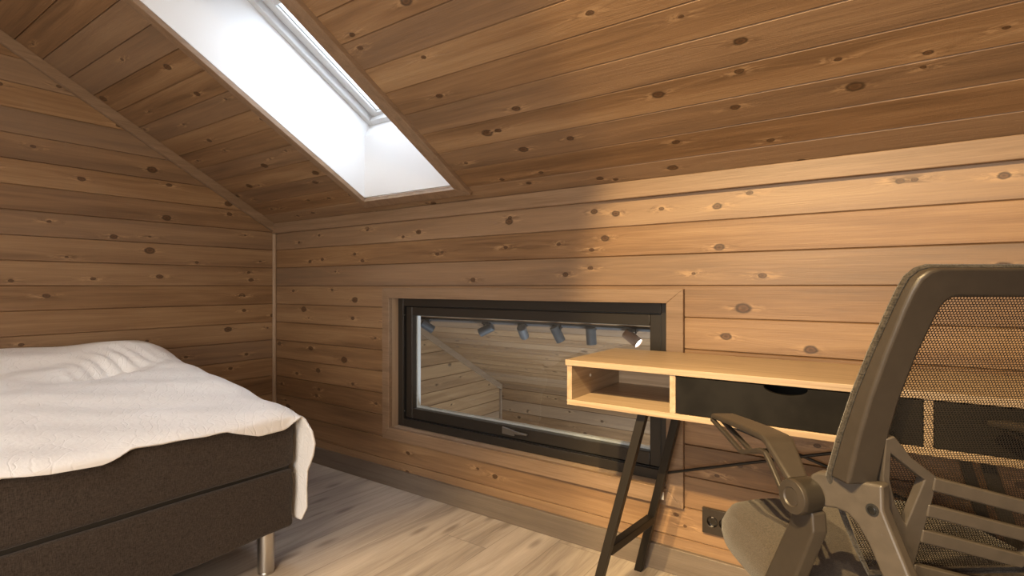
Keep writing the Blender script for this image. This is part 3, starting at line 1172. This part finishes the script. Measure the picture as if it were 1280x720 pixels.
drawer(CB + 0.0115, DL - CB - 0.0115, True)
drawer(DL - CB + 0.0075, DL - 0.0175, False)


def bar(bm, p0, p1, w, up=(0, 1, 0), h=None):
    sweep(bm, [p0, p1], rect(w, h or w), up)


def leg_pair(s):
    """s=+1 left pair, -1 right pair (mirrored)"""
    X = lambda x: x if s > 0 else DL - x
    yf, ybk = 0.045, DD - 0.014
    for yt, yb_, ox in ((yf, 0.035, 0.0), (ybk - 0.05, ybk, 0.028)):
        bm = new()
        bar(bm, (X(0.222 + ox), yt, DZ0), (X(0.060 + ox), yb_, 0.0), 0.026)
        vv = [v for v in bm.verts]
        for v in vv:
            if v.co.z < 0.02:
                v.co.z = 0.0
            if v.co.z > DZ0 - 0.02:
                v.co.z = DZ0 - 0.0005
        obj('leg', bm, M_leg, desk, bevel=0.0015)
    bm = new()
    f = 0.195 / DZ0
    xm = X(0.060 + (0.222 - 0.060) * f)
    xn = X(0.060 + 0.028 + (0.222 - 0.060) * f)
    hexa(bm, [(xm - 0.013, 0.048, 0.182), (xm + 0.013, 0.048, 0.182), (xm + 0.013, 0.048, 0.208), (xm - 0.013, 0.048, 0.208)],
         [(xn - 0.013, ybk - 0.026, 0.182), (xn + 0.013, ybk - 0.026, 0.182), (xn + 0.013, ybk - 0.026, 0.208), (xn - 0.013, ybk - 0.026, 0.208)])
    obj('stretcher', bm, M_leg, desk, bevel=0.0015)
    return xm


leg_pair(1)
leg_pair(-1)
yb_ = DD - 0.022
for (xa, za), (xb, zb) in (((0.165, 0.345), (DL - 0.230, 0.590)), ((0.230, 0.580), (DL - 0.165, 0.350))):
    bm = new()
    off = 0.0 if za < 0.4 else 0.011
    sweep(bm, [(xa, yb_ + 0.006 + off, za), (xb, yb_ + 0.006 + off, zb)], circ(0.0045, 10), (0, 1, 0))
    obj('cross_brace', bm, M_leg, desk, smooth=True)
bm = new()
cyl(bm, (0.177, yb_ - 0.018, 0.347), (0.177, yb_ - 0.024, 0.347), 0.006, seg=12)
obj('bolt', bm, M_steel, desk)
bm = new()
box(bm, (0.168, yb_ + 0.004, 0.26), (0.176, yb_ + 0.008, 0.285))
obj('paper_tag', bm, plain('cream_paper', (0.6, 0.56, 0.48), 0.8), desk)['label'] = 'small pale tag on the rear leg'

# ------------------------------------------------------------------ wall socket
sock = thing('wall_socket', 'dark brown double power socket on the boards below the desk', 'power socket', (-0.442, YW - 0.001, 0.209))
M_sock = plain('dark_brown_plastic', (0.022, 0.016, 0.011), 0.35)
bm = new()
SW, SH = 0.0505, 0.0405
SO, SR = 0.0187, 0.0172


def ringpts(cx, r, y, n=28):
    return [(cx + r * math.cos(2 * math.pi * i / n), y, r * math.sin(2 * math.pi * i / n)) for i in range(n)]


prism(bm, [(-SW, 0, -SH), (SW, 0, -SH), (SW, 0, SH), (-SW, 0, SH)], (0, -0.012, 0), [ringpts(-SO, SR, 0), ringpts(SO, SR, 0)])
obj('cover_plate', bm, M_sock, sock, bevel=0.0012)
for cx in (-SO, SO):
    bm = new()
    lathe(bm, [(SR, 0.011), (SR - 0.001, 0.0115), (SR - 0.002, 0.004)] , Matrix.Translation((cx, 0, 0)) @ Matrix.Rotation(R(90), 4, 'X'), 28, False, True)
    so = obj('socket_insert', bm, plain('black_gloss_plastic', (0.010, 0.008, 0.007), 0.12), sock, smooth=True)
    for dx in (-0.0095, 0.0095):
        bm = new()
        cyl(bm, (cx + dx, -0.0035, 0.0), (cx + dx, -0.0048, 0.0), 0.0026, seg=12)
        obj('contact_hole', bm, M_rubber, so)
    for dz in (-1, 1):
        bm = new()
        box(bm, (cx - 0.003, -0.0105, dz * 0.0140 - 0.002), (cx + 0.003, -0.004, dz * 0.0140 + 0.002))
        obj('earth_clip', bm, M_steel, so)

# ------------------------------------------------------------------ office chair
M_plastic = plain('dark_grey_chair_plastic', (0.029, 0.0235, 0.019), 0.42, 0.0, 0.4, grain=0.12, gscale=900, mottle=0.06)
M_dplastic = plain('black_chair_plastic', (0.018, 0.015, 0.012), 0.40, 0.0, 0.4, grain=0.08, gscale=900)
M_bracket = plain('grey_chair_plastic', (0.052, 0.044, 0.037), 0.36, 0.0, 0.5, grain=0.10, gscale=900, mottle=0.08)
M_seat = fabric('brown_grey_seat_fabric', (0.020, 0.015, 0.011), (0.078, 0.062, 0.046), 1300, 0.5)
M_net = mesh_net('woven_chair_net')
M_netedge = fabric('net_edge', (0.012, 0.010, 0.008), (0.05, 0.042, 0.034), 420, 0.9)
chair = thing('office_chair', 'dark grey mesh-back swivel office chair with flip-up armrests standing at the desk', 'office chair', (-0.0067, 1.1976, 0), R(37))
chair.scale = (0.96, 0.96, 0.96)
CH = 0.0404        # the castors stand this much below the seat's own zero

# seat: soft block with a rounded plan and a waterfall front
bm = new()
NU, NV = 56, 14
SXH, SYH, SCY = 0.252, 0.245, 0.030


def superell(a, n=3.2):
    c, s = math.cos(a), math.sin(a)
    return (math.copysign(abs(c) ** (2 / n), c), math.copysign(abs(s) ** (2 / n), s))


levels = [(0.40, 0.80), (0.402, 0.93), (0.412, 0.985), (0.428, 1.0), (0.444, 0.998), (0.458, 0.975), (0.470, 0.93), (0.4785, 0.86), (0.484, 0.74), (0.485, 0.55), (0.484, 0.33), (0.4835, 0.12)]
rings = []
for z, f in levels:
    ring = []
    for i in range(NU):
        ex, ey = superell(2 * math.pi * i / NU)
        x, y = ex * SXH * f, ey * SYH * f
        dz = 0.0
        if y > 0.10:
            dz -= 0.10 * (y - 0.10) ** 2 / 0.15 * (1 if z > 0.43 else 0.3)
        dz += 0.012 * (abs(x) / SXH) ** 3 * (1 if z > 0.46 else 0)
        ring.append(bm.verts.new((x, y + SCY, z + dz)))
    rings.append(ring)
for a, b in zip(rings, rings[1:]):
    for i in range(NU):
        j = (i + 1) % NU
        bm.faces.new((a[i], a[j], b[j], b[i]))
bm.faces.new(rings[0][::-1])
bm.faces.new(rings[-1])
obj('seat', bm, M_seat, chair, smooth=True)
bm = new()
lathe(bm, [(0.02, 0.392), (0.19, 0.392), (0.20, 0.398), (0.20, 0.403)], Matrix.Translation((0, SCY, 0)) @ Matrix.Diagonal((1.12, 1.08, 1, 1)), 40)
obj('seat_pan', bm, M_dplastic, chair, smooth=True)

# back: everything lies about the leaning plane y = YB(z)


def YB(z):
    return -0.268 - 0.31 * (z - 0.70)


def bow(x):
    return 0.10 * x * x       # sides come forward a little


# ring of the back frame: rear face + forward side faces
EN = [(0.525, 0.160), (0.573, 0.186), (0.621, 0.209), (0.650, 0.221)]
EO = [(0.688, 0.243), (0.70, 0.243), (0.76, 0.2425), (0.82, 0.239), (0.88, 0.232), (0.94, 0.2225), (0.965, 0.217), (0.980, 0.211), (0.989, 0.202), (0.993, 0.190)]
EI = [(0.688, 0.1975), (0.70, 0.198), (0.76, 0.1985), (0.82, 0.196), (0.88, 0.188), (0.93, 0.177), (0.942, 0.1735), (0.950, 0.169), (0.955, 0.163), (0.957, 0.155)]


def mir(path):
    """left side bottom->top, then right side top->bottom, as (x, z)"""
    return [(-x, z) for z, x in path] + [(x, z) for z, x in reversed(path)]


def depth_at(z):
    return 0.017 + 0.020 * max(0.0, min(1.0, (0.95 - z) / 0.30))


bm = new()
PO, PI_ = mir(EO), mir(EI)
vo, vi, fo, fi = [], [], [], []


for (x, z), (xi, zi) in zip(PO, PI_):
    vo.append(bm.verts.new((x, YB(z) + bow(x), z)))
    vi.append(bm.verts.new((xi, YB(zi) + bow(xi) + 0.002, zi)))
    fo.append(bm.verts.new((x * 1.015, YB(z) + bow(x) + depth_at(z), z + (0.001 if z > 0.97 else 0))))
    fi.append(bm.verts.new((xi, YB(zi) + bow(xi) + depth_at(zi) * 0.8, zi)))
n = len(PO)
for i in range(n - 1):
    j = i + 1
    bm.faces.new((vo[i], vo[j], vi[j], vi[i]))
    bm.faces.new((vo[i], fo[i], fo[j], vo[j]))
    bm.faces.new((fo[i], fi[i], fi[j], fo[j]))
    bm.faces.new((vi[i], vi[j], fi[j], fi[i]))
for i in (0, n - 1):
    bm.faces.new((vo[i], fo[i], fi[i], vi[i]))
obj('back_frame', bm, M_plastic, chair, bevel=0.0045, seg=3, angle=38)

# net stretched on the front of the frame
bm = new()
NX = 24
zs = [0.528, 0.56, 0.62, 0.68, 0.74, 0.80, 0.86, 0.91, 0.945, 0.965, 0.978, 0.986]
grid = []
for z in zs:
    hw = lin(z, EN + EO) - 0.006
    row = []
    for i in range(NX + 1):
        x = -hw + 2 * hw * i / NX
        y = YB(z) + bow(x) + depth_at(z) * 0.95 + 0.001 - 0.012 * (1 - (x / hw) ** 2) * math.sin(math.pi * (z - 0.5) / 0.49)
        row.append(bm.verts.new((x, y, z)))
    grid.append(row)
for a, b in zip(grid, grid[1:]):
    for i in range(NX):
        bm.faces.new((a[i], a[i + 1], b[i + 1], b[i]))
obj('back_net', bm, M_net, chair, smooth=True)['label'] = 'see-through woven net'
bm = new()
sweep(bm, [(x * 1.012, (YB(z) + bow(x) + depth_at(z) + 0.003) if z > 0.67 else (-0.215 - 0.15 * (z - 0.70)), z + (0.0015 if z > 0.97 else 0)) for x, z in mir(EN + EO)], circ(0.0042, 8), (0, 1, 0), closed=True)
obj('net_edging', bm, M_netedge, chair, smooth=True)


# lumbar support: Y-shaped side pieces and V-shaped slats on the rear
def yl(z):
    return -0.266 - 0.25 * (z - 0.70)


bm = new()
for s in (-1, 1):
    P = lambda x, z: (s * x, yl(z), z)
    outer = [(0.203, 0.76), (0.191, 0.763), (0.161, 0.731), (0.117, 0.7), (0.116, 0.671), (0.122, 0.553), (0.125, 0.504), (0.13, 0.505), (0.131, 0.56), (0.181, 0.647), (0.196, 0.697)]
    hole = [(0.191, 0.737), (0.135, 0.696), (0.148, 0.625), (0.17, 0.659), (0.185, 0.697)]
    prism(bm, [P(*p) for p in outer], (0, 0.016, 0), [[P(*p) for p in hole]])
    for zt, zb in ((0.7, 0.68), (0.658, 0.639), (0.617, 0.597), (0.559, 0.534)):
        e = -0.03 if s < 0 else 0.03
        xs = [0.122 + (e - 0.122) * k / 4 for k in range(5)]
        drop = [0.262 * 0.152 * k / 4 for k in range(5)]
        a, b, c, d = [], [], [], []
        for x, dz in zip(xs, drop):
            a.append(bm.verts.new((s * x, yl(zt) - 0.001, zt - dz)))
            b.append(bm.verts.new((s * x, yl(zb) - 0.003, zb - dz)))
            c.append(bm.verts.new((s * x, yl(zb) + 0.017, zb - dz - 0.004)))
            d.append(bm.verts.new((s * x, yl(zt) + 0.013, zt - dz)))
        for i in range(4):
            for p, q2 in ((a, b), (b, c), (c, d), (d, a)):
                bm.faces.new((p[i], p[i + 1], q2[i + 1], q2[i]))
        bm.faces.new((a[0], b[0], c[0], d[0]))
obj('lumbar_support', bm, M_bracket, chair, bevel=0.002, angle=40)

# curved side brackets that carry the back, and the cross beam below


def bracket(s):
    o0, o1 = Vector((s * 0.250, -0.205, 0)), Vector((s * 0.198, -0.298, 0))
    P = lambda f, z: (o0 + (o1 - o0) * f) + Vector((0, 0, z))
    out = [(-0.15, 0.675), (-0.12, 0.681), (-0.04, 0.687), (0.118, 0.690), (0.378, 0.690), (0.81, 0.695), (0.815, 0.660), (0.966, 0.621), (1.10, 0.588), (1.28, 0.545), (1.60, 0.500), (1.95, 0.475),
           (1.80, 0.455), (1.30, 0.480), (0.895, 0.550), (0.765, 0.577), (0.634, 0.607), (0.496, 0.629), (0.378, 0.639), (0.227, 0.641), (-0.03, 0.635), (-0.15, 0.634)]
    nrm = Vector((-(o1 - o0).y, (o1 - o0).x, 0)).normalized() * (0.022 if s < 0 else -0.022)
    bm = new()
    prism(bm, [P(*p) for p in out], nrm)
    obj('back_bracket', bm, M_bracket, chair, bevel=0.004, seg=3)
    c = P(0.69, 0.657)
    d = -nrm.normalized()
    bm = new()
    cyl(bm, c + d * -0.002, c + d * 0.0012, 0.0085, seg=20)
    obj('screw_recess', bm, M_rubber, chair)
    bm = new()
    lathe(bm, [(0.0055, 0.0), (0.0055, 0.0022), (0.003, 0.0032)], Matrix.Translation(c + d * 0.0005) @ d.to_track_quat('Z', 'Y').to_matrix().to_4x4(), 16)
    obj('screw_head', bm, plain('black_screw', (0.02, 0.02, 0.02), 0.25, 0.6), chair, smooth=True)


bracket(-1)
bracket(1)
bm = new()
sweep(bm, smooth_path([(-0.150, -0.345, 0.495), (-0.08, -0.335, 0.470), (0, -0.330, 0.462), (0.08, -0.335, 0.470), (0.150, -0.345, 0.495)], 4), rect(0.030, 0.045), (0, 0, 1))
sweep(bm, smooth_path([(0, -0.33, 0.462), (0, -0.26, 0.40), (0, -0.12, 0.375), (0, 0.0, 0.378)], 5), rect(0.06, 0.02), (0, 0, 1))
obj('back_spine', bm, M_dplastic, chair, bevel=0.004)


def armrest(s):
    f = 0.0 if s < 0 else -0.080
    S = lambda x, y, z: (s * x, y + (f if y > -0.15 else 0), z)
    # pad and neck: one strip bending down to the hinge
    path = [S(0.262, 0.112, 0.6975), S(0.262, 0.03, 0.7045), S(0.262, -0.05, 0.710), S(0.262, -0.098, 0.7115), S(0.263, -0.112, 0.7095),
            S(0.265, -0.124, 0.7035), S(0.268, -0.152, 0.688), S(0.271, -0.178, 0.673), S(0.272, -0.192, 0.662)]

    def pr(t):
        w = 0.050 if t < 0.55 else 0.050 - 0.022 * (t - 0.55) / 0.45
        h = 0.010
        c = 0.003
        return [(-w / 2, -h / 2), (w / 2, -h / 2), (w / 2, h / 2 - c), (w / 2 - c, h / 2), (-w / 2 + c, h / 2), (-w / 2, h / 2 - c)]
    bm = new()
    sweep(bm, path, pr, (0, 0, 1))
    arm = obj('armrest', bm, M_plastic, chair, bevel=0.0022, seg=2)
    # the open lower loop of two rails
    bm = new()
    for x in (0.283, 0.264):
        lp = [S(x, 0.114, 0.690), S(x, 0.05, 0.6775), S(x, -0.012, 0.6640), S(x, -0.026, 0.6635), S(x, -0.090, 0.6865), S(x, -0.108, 0.6870), S(x, -0.122, 0.6775), S(x, -0.165, 0.640)]
        sweep(bm, lp, rect(0.0085, 0.0080), (0, 0, 1))
    obj('lower_rail', bm, M_plastic, arm, bevel=0.002)
    # hinge drum with a domed round cap
    ax = Vector((s, -0.26, 0)).normalized()
    c = Vector((s * 0.290, -0.197, 0.648)) - ax * 0.0485
    Mx = Matrix.Translation(c) @ ax.to_track_quat('Z', 'Y').to_matrix().to_4x4()
    bm = new()
    lathe(bm, [(0.020, 0.010), (0.0275, 0.012), (0.0275, 0.040), (0.026, 0.043)], Mx, 40)
    obj('hinge_drum', bm, M_dplastic, arm, smooth=True)
    bm = new()
    lathe(bm, [(0.0265, 0.040), (0.0265, 0.0455), (0.0250, 0.0475), (0.0235, 0.0470), (0.0150, 0.0485), (0.0130, 0.0465), (0.0125, 0.0465), (0.004, 0.0470)], Mx, 40, False)
    obj('hinge_cap', bm, M_plastic, arm, smooth=True)
    # post from the hinge down and forward to the underside of the seat
    bm = new()
    pts = [(-0.212, 0.630), (-0.170, 0.636), (-0.150, 0.590), (-0.062, 0.445), (-0.010, 0.395), (-0.010, 0.372), (-0.120, 0.372), (-0.128, 0.430), (-0.170, 0.512), (-0.216, 0.600)]
    prism(bm, [(s * 0.243, y, z) for y, z in pts], (s * 0.024, 0, 0))
    box(bm, (min(s * 0.10, s * 0.262), -0.11, 0.372), (max(s * 0.10, s * 0.262), -0.015, 0.390))
    obj('arm_post', bm, M_plastic, chair, bevel=0.004, seg=3)


armrest(-1)
armrest(1)
# mechanism, gas lift and five-star base (below the frame)
bm = new()
box(bm, (-0.09, -0.13, 0.345), (0.09, 0.12, 0.392))
obj('tilt_mechanism', bm, M_dplastic, chair, bevel=0.006)
bm = new()
cyl(bm, (0, 0, 0.21), (0, 0, 0.35), 0.014)
cyl(bm, (0, 0, 0.075 - CH), (0, 0, 0.23), 0.025)
obj('gas_lift', bm, M_dplastic, chair, smooth=True)
bm = new()
cyl(bm, (0, 0, 0.066 - CH), (0, 0, 0.118 - CH), 0.036, 0.032)
for k in range(5):
    a = 2 * math.pi * k / 5 + 0.35
    d = Vector((math.cos(a), math.sin(a), 0))
    sweep(bm, [d * 0.02 + Vector((0, 0, 0.095 - CH)), d * 0.15 + Vector((0, 0, 0.088 - CH)), d * 0.285 + Vector((0, 0, 0.072 - CH))],
          lambda t: rect(0.050 - 0.02 * t, 0.034 - 0.012 * t), (0, 0, 1))
obj('star_base', bm, M_dplastic, chair, bevel=0.004)
for k in range(5):
    a = 2 * math.pi * k / 5 + 0.35
    d = Vector((math.cos(a), math.sin(a), 0))
    p = d * 0.275
    sd = Vector((-d.y, d.x, 0))
    bm = new()
    for s in (-1, 1):
        cyl(bm, p + sd * 0.007 * s + Vector((0, 0, 0.026 - CH)), p + sd * 0.022 * s + Vector((0, 0, 0.026 - CH)), 0.026, seg=20)
    cyl(bm, p + Vector((0, 0, 0.03 - CH)), p + Vector((0, 0, 0.07 - CH)), 0.006, seg=10)
    box(bm, (p.x - 0.007, p.y - 0.007, 0.020 - CH), (p.x + 0.007, p.y + 0.007, 0.045 - CH))
    obj('caster', bm, M_rubber, chair)

for ch in list(chair.children):
    ch.location.z += CH
